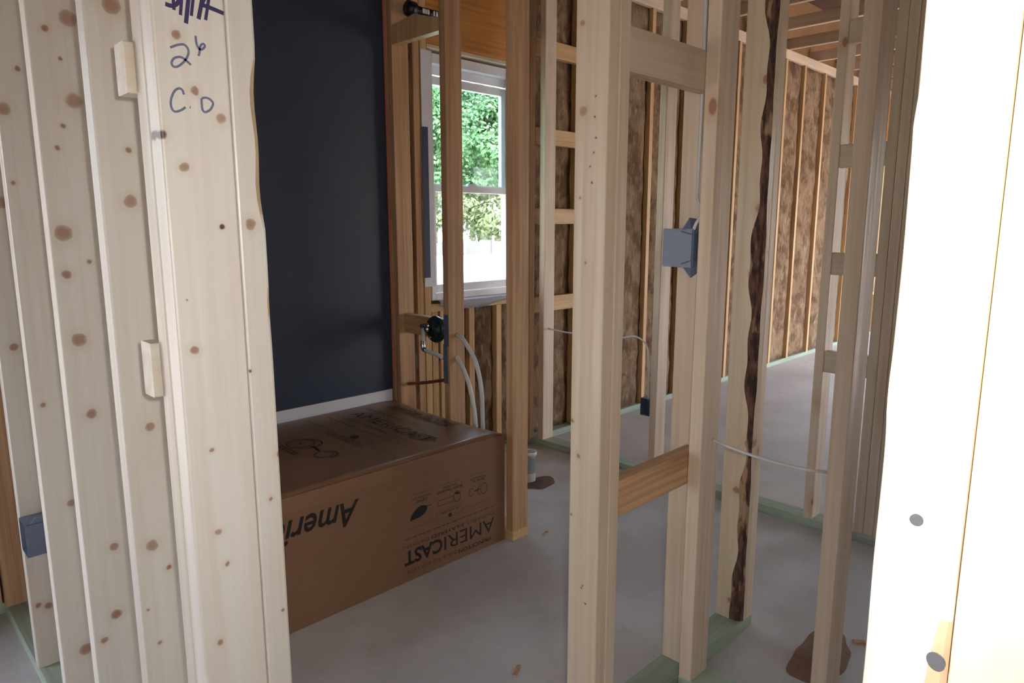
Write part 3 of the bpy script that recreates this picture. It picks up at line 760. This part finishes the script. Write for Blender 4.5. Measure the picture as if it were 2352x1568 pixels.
for k in range(4):
    a = R(45 + 90 * k)
    slab('guard_rib', (1.899, 2.392 + .03 * math.cos(a) - .004, .834 + .03 * math.sin(a) - .012), (1.906, 2.392 + .03 * math.cos(a) + .004, .834 + .03 * math.sin(a) + .012), M['green'], sv, .001)
M['brass'] = plain('yellow_brass', rgb(190, 160, 80), .3, metal=1.0)
tube('brass_screw', [(1.888, 2.405, .800), (1.900, 2.405, .800)], .006, M['brass'], sv, sub=1)
tube('brass_stem', [(1.880, 2.420, .835), (1.902, 2.420, .835)], .012, M['chrome'], sv, sub=1, seg=12)
tube('side_fitting', [(1.905, 2.42, .848), (1.905, 2.455, .846), (1.905, 2.476, .840)], .013, M['chrome'], sv, seg=12)
tube('outlet_tube', [(1.905, 2.468, .846), (1.905, 2.470, .80), (1.905, 2.472, .758)], .0085, M['pex'], sv, seg=12)
tube('elbow_fitting', [(1.905, 2.473, .775), (1.905, 2.474, .755), (1.905, 2.468, .738), (1.905, 2.452, .733)], .0115, M['chrome'], sv, seg=12)
tube('branch_tube', [(1.905, 2.462, .735), (1.905, 2.42, .729), (1.907, 2.37, .722), (1.909, 2.340, .712)], .0085, M['pex'], sv, seg=12)

tag(tube('water_pipe', [(1.962, 2.300, .815), (1.962, 2.275, .806), (1.961, 2.2426, .781), (1.96, 2.1817, .712), (1.96, 2.147, .603), (1.96, 2.139, .46), (1.96, 2.14, .25), (1.96, 2.145, .04)], .0095, M['pex'], seg=12),
    'taller arched grey water pipe leaving the valve stud', 'pipe')
tag(tube('water_pipe', [(1.955, 2.300, .718), (1.955, 2.285, .702), (1.956, 2.2589, .672), (1.958, 2.217, .591), (1.96, 2.187, .46), (1.96, 2.18, .25), (1.96, 2.18, .04)], .0095, M['pex'], seg=12),
    'shorter arched grey water pipe under the taller one', 'pipe')
M['copper'] = plain('dull_copper', rgb(150, 100, 76), .35, metal=.8)
tag(tube('copper_pipe', [(1.955, 2.340, .612), (1.957, 2.50, .570), (1.96, 2.662, .535)], .008, M['copper'], seg=12), 'thin brown copper pipe slanting below the shower valve', 'pipe')
M['black'] = plain('black_plastic', rgb(26, 24, 26), .4)
M['white'] = plain('white_paint', rgb(228, 226, 224), .4)
bp = empty('black_pipe', (2.05, 2.6, 2.19), 'short black pipe with white print behind block above valve', 'pipe')
tube('pipe_body', [(1.975, 2.60, 2.215), (2.19, 2.60, 2.215)], .021, M['black'], bp, sub=1, seg=16)
tube('pipe_collar', [(1.957, 2.60, 2.217), (1.995, 2.60, 2.217)], .031, M['black'], bp, sub=1, seg=16)
for xx in (2.025, 2.04, 2.052, 2.085, 2.10, 2.12):
    slab('white_print', (xx, 2.5775, 2.205), (xx + rnd.uniform(.006, .012), 2.5795, 2.225), M['white'], bp)

# electrical boxes
M['ebox'] = plain('slate_blue_plastic', rgb(104, 114, 138), .38)
M['cable'] = plain('white_cable_sheath', rgb(206, 204, 206), .4)
def ebox(label, lo, hi, opening, tabs):
    """Open plastic wiring box: five walls, with angled nail brackets."""
    e_ = empty('electrical_box', ((lo[0] + hi[0]) / 2, (lo[1] + hi[1]) / 2, lo[2]), label, 'electrical box')
    bm = bmesh.new(); box_bm(bm, lo, hi); bm.faces.ensure_lookup_table()
    bmesh.ops.recalc_face_normals(bm, faces=bm.faces[:])
    op = max(bm.faces, key=lambda f_: f_.normal.dot(Vector(opening)))
    bmesh.ops.delete(bm, geom=[op], context='FACES_ONLY')
    bmesh.ops.bevel(bm, geom=[q for q in bm.edges if len(q.link_faces) == 2], offset=.003, segments=2, affect='EDGES')
    bmesh.ops.solidify(bm, geom=bm.faces[:], thickness=.002)
    bmesh.ops.recalc_face_normals(bm, faces=bm.faces[:])
    from_bm('box_shell', bm, M['ebox'], e_)
    for pts, th in tabs:
        bm = bmesh.new(); a = [bm.verts.new(p) for p in pts]; t3 = Vector(th); b_ = [bm.verts.new(Vector(p) + t3) for p in pts]; n = len(pts)
        bm.faces.new(a); bm.faces.new(list(reversed(b_)))
        for i in range(n): bm.faces.new((a[i], b_[i], b_[(i + 1) % n], a[(i + 1) % n]))
        bmesh.ops.recalc_face_normals(bm, faces=bm.faces[:]); from_bm('nail_bracket', bm, M['ebox'], e_)
    return e_
ebox('slate blue electrical box on stud between the two blocks', (1.580, .934, 1.186), (1.643, 1.022, 1.284), (0, 1, 0),
     [([(1.578, .968, 1.276), (1.578, .936, 1.268), (1.604, .930, 1.276), (1.632, .926, 1.296), (1.632, .934, 1.306), (1.600, .958, 1.312)], (.006, .004, 0)),
      ([(1.578, .966, 1.196), (1.578, .936, 1.206), (1.604, .930, 1.196), (1.624, .930, 1.178), (1.604, .950, 1.158)], (.006, .004, 0))])
ebox('dark electrical box low on the left stud row', (.318, 2.165, .405), (.395, 2.238, .500), (-1, 0, 0),
     [([(.330, 2.163, .500), (.392, 2.163, .500), (.392, 2.163, .515), (.345, 2.163, .515)], (0, .006, 0))])
ebox('small blue electrical box low in the middle distance partition', (2.922, 1.933, .325), (2.985, 1.990, .415), (-1, 0, 0), [])
tag(tube('box_cable', [(1.592, .945, 1.27), (1.590, .931, 1.300), (1.606, .924, 1.325), (1.622, .948, 1.355), (1.634, .958, 1.40), (1.637, .959, 1.6), (1.637, .959, 2.0), (1.637, .959, 2.6)], .0042, M['cable'], seg=8),
    'white cable running down the stud into the slate box', 'cable')
tag(tube('wall_cable', [(1.650, .8885, .726), (1.648, .84, .718), (1.645, .74, .709), (1.640, .64, .711), (1.640, .570, .720)], .0042, M['cable'], seg=8),
    'grey cable strung across the right partition at knee height', 'cable')
tag(tube('loop_cable', [(2.96, 2.663, .696), (2.96, 2.56, .690), (2.96, 2.48, .690), (2.955, 2.314, .700)], .0042, M['cable'], seg=8), 'white cable between the far studs left of the jamb', 'cable')
tag(tube('loop_cable', [(2.955, 2.274, .700), (2.95, 2.139, .7045), (2.945, 2.05, .722), (2.945, 1.985, .690), (2.95, 1.968, .60), (2.95, 1.962, .40)], .0042, M['cable'], seg=8), 'white cable arching down to the small far box', 'cable')

# drain stub
M['pvc'] = plain('white_pvc', rgb(224, 224, 222), .35)
dp = empty('drain_pipe', (2.452, 2.325, 0), 'white drain pipe stub rising from the floor behind plumbing wall', 'pipe')
bm = bmesh.new(); rings = []
for r_, z in ((.030, .0), (.030, .142), (.036, .143), (.036, .160), (.030, .160), (.030, .05), (.0, .05)):
    rings.append([bm.verts.new((2.452 + r_ * math.cos(2 * math.pi * k / 20), 2.325 + r_ * math.sin(2 * math.pi * k / 20), z)) for k in range(20)] if r_ else None)
for a, b_ in zip(rings[:-2], rings[1:-1]):
    for k in range(20): bm.faces.new((a[k], a[(k + 1) % 20], b_[(k + 1) % 20], b_[k]))
bm.faces.new(rings[-2]); from_bm('pipe_body', bm, M['pvc'], dp, smooth=True)
M['mud'] = plain('dark_sand', rgb(110, 84, 74), .95, noise=.3, nscale=40)
bm = bmesh.new(); c0 = bm.verts.new((2.47, 2.27, .014)); ring = [bm.verts.new((2.47 + (.10 + .02 * math.sin(3 * a)) * math.cos(a), 2.27 + (.075 + .015 * math.sin(2 * a + 1)) * math.sin(a), .001)) for a in [2 * math.pi * k / 18 for k in range(18)]]
for k in range(18): bm.faces.new((c0, ring[k], ring[(k + 1) % 18]))
from_bm('sand_collar', bm, M['mud'], dp, smooth=True)

# scraps on the slab
def scrap(x, y, l, a, label, w_=.012):
    bm = board_bm(.006, w_, l, .001); bmesh.ops.rotate(bm, verts=bm.verts, matrix=Matrix.Rotation(a, 3, 'Z') @ Matrix.Rotation(R(90), 3, 'Y'))
    bmesh.ops.translate(bm, verts=bm.verts, vec=(0, 0, .0032))
    o = from_bm('wood_scrap', bm, M['pine'], None, (x, y, 0)); return tag(o, label, 'scrap', 'scraps on the slab')
for x, y, l, a, lab in ((1.32, 1.30, .05, .5, 'thin dark wood scrap on slab left of the jamb stud'), (2.2, .62, .09, 2.2, 'long splinter on slab beyond the right partition'), (2.06, 1.86, .035, .2, 'small splinter at the foot of the plumbing post'),
                      (1.62, 1.30, .03, 1.1, 'tiny chip on slab seen under the lower block')): scrap(x, y, l, a, lab)

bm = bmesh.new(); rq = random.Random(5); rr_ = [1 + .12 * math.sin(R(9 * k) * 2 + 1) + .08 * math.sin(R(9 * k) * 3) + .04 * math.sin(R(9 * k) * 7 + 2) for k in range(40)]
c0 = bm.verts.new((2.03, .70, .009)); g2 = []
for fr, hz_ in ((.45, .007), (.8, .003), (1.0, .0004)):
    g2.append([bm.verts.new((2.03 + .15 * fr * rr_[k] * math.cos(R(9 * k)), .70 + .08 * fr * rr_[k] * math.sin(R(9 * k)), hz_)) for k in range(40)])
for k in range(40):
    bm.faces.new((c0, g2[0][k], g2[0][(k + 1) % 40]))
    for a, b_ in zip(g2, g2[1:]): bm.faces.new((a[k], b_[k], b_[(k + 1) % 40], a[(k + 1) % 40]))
M['brown_mound'] = plain('mottled_brown', rgb(150, 120, 106), .95, noise=.3, nscale=50)  # mottled brown for the low mound on the slab
tag(from_bm('brown_mound', bm, M['brown_mound'], smooth=True), 'low brown mound on slab beyond right partition', 'dirt')

# ---------------------------------------------------------------- outdoors, seen through the window
M['dirt'] = plain('pale_graded_soil', rgb(214, 204, 190), .95, noise=.12, nscale=.6)
tag(slab('ground', (-60, 2.9, -.9), (90, 110, -.30), M['dirt']), 'sunlit pale bare soil outside the window', 'ground', kind='structure')
tag(slab('ground', (-60, -60, -.9), (90, -5.3, -.30), M['dirt']), 'bare soil behind the house', 'ground', kind='structure')
M['fabric'] = plain('hazed_silt_fabric', rgb(104, 106, 122), .6)  # black fabric lightened, haze put into its colour
M['stake'] = plain('grey_wood_stake', rgb(208, 196, 184), .8, noise=.2, nscale=20)
fe = empty('silt_fence', (24, 26.5, -.3), 'low dark silt fence with pale stakes before the trees', 'fence')
bm = bmesh.new(); rows = []
for i in range(61):
    x = 10 + i * .5; s_ = .06 * math.sin(i * math.pi / 3); y = 26.5 + .05 * math.sin(i * 1.7)
    rows.append([bm.verts.new((x, y, -.3)), bm.verts.new((x, y + .02, .42 - abs(s_) * 2))])
for a, b_ in zip(rows, rows[1:]): bm.faces.new((a[0], b_[0], b_[1], a[1]))
bmesh.ops.solidify(bm, geom=bm.faces[:], thickness=.01)
from_bm('fence_fabric', bm, M['fabric'], fe)
for i in range(0, 61, 6): board('fence_stake', (10 + i * .5, 26.38, -.3), (10.09 + i * .5, 26.46, .62), M['stake'], fe)

def leafmat(name, col, col2):
    t = NT(name); o = t.obj(); n_ = t.noise(o, .9, 3)
    c = t.mix(t.rng(n_, .35, .65), col, col2); t.l(c, t.b.inputs['Base Color']); t.b.inputs['Roughness'].default_value = .6
    tr = t.n('ShaderNodeBsdfTranslucent'); t.l(c, tr.inputs[0]); mx = t.n('ShaderNodeMixShader'); mx.inputs[0].default_value = .4
    t.l(t.b.outputs[0], mx.inputs[1]); t.l(tr.outputs[0], mx.inputs[2]); t.l(mx.outputs[0], t.out.inputs[0]); return t.m
M['leaf_a'] = leafmat('light_foliage', rgb(98, 120, 86), rgb(136, 150, 112))
M['leaf_b'] = leafmat('deep_foliage', rgb(72, 94, 72), rgb(98, 118, 88))
M['trunk'] = plain('grey_bark', rgb(112, 100, 92), .9, noise=.3, nscale=6, bump=.4)
def tree(x, y, h, rad, nleaf, mat, label, seed, low=.12):
    rnd = random.Random(seed); tr = empty('tree', (x, y, -.3), label, 'tree', 'trees beyond the fence')
    tube('trunk', [(x, y, -.35), (x + .1, y, h * .3), (x - .1, y + .1, h * .65), (x, y, h * .95)], .16, M['trunk'], tr, seg=8)
    for k in range(5):
        a = rnd.uniform(0, 6.3); z = h * rnd.uniform(.25, .6)
        tube('branch', [(x, y, z), (x + math.cos(a) * rad * .45, y + math.sin(a) * rad * .45, z + h * .08), (x + math.cos(a) * rad * .8, y + math.sin(a) * rad * .8, z + h * .12)], .05, M['trunk'], tr, seg=6, sub=3)
    cl = []
    for k in range(60):
        u = rnd.uniform(low, 1); rr = rad * math.sin(math.pi * min(.97, .12 + u * .86)) ** .6 * rnd.uniform(.35, 1)
        a = rnd.uniform(0, 6.3); cl.append((x + rr * math.cos(a), y + rr * math.sin(a), h * u, rnd.uniform(.7, 1.3)))
    vs_, fs_ = [], []
    for i in range(nleaf):
        cx, cy, cz, cr = cl[i % len(cl)]
        d = Vector((rnd.gauss(0, 1), rnd.gauss(0, 1), rnd.gauss(0, .6))).normalized() * cr * rnd.uniform(.4, 1)
        p = Vector((cx, cy, cz)) + d; sz = rnd.uniform(.07, .15)
        n_ = (d.normalized() + Vector((rnd.uniform(-.7, .7), rnd.uniform(-.7, .7), rnd.uniform(.1, 1)))).normalized()
        s_ = n_.orthogonal().normalized(); s_.rotate(Matrix.Rotation(rnd.uniform(0, 6.3), 3, n_)); t_ = n_.cross(s_)
        b0 = len(vs_); vs_ += [p - t_ * sz * 1.3, p + s_ * sz * .7, p + t_ * sz * 1.3, p - s_ * sz * .7]; fs_.append((b0, b0 + 1, b0 + 2, b0 + 3))
    me = bpy.data.meshes.new('foliage'); me.from_pydata([tuple(v) for v in vs_], [], fs_); me.materials.append(mat)
    o = bpy.data.objects.new('foliage', me); o['kind'] = 'stuff'; link(o, tr)
for i, (x, y, h, rad, nl, m, lab) in enumerate([
    (22.4, 29.6, 9.5, 2.2, 8000, 'leaf_a', 'light green leafy tree at the left of window view'),
    (27.9, 29.6, 8.5, 2.2, 8000, 'leaf_a', 'light green bushy tree right of center in the window'),
    (26.0, 36.0, 14, 2.4, 7000, 'leaf_b', 'tall dark tree behind the left light green tree'),
    (32.2, 36.0, 15, 2.4, 8000, 'leaf_b', 'tall dark tree rising in the middle of the window'),
    (34.2, 42.5, 18, 3.0, 8000, 'leaf_b', 'tallest dark tree behind the right of window'),
    (40.6, 42.5, 17, 3.0, 6000, 'leaf_b', 'dark tree hidden mostly past the window edge')]):
    tree(x, y, h, rad, int(nl * 1.8), M[m], lab, 40 + i, low=.06 if i < 2 else .15)
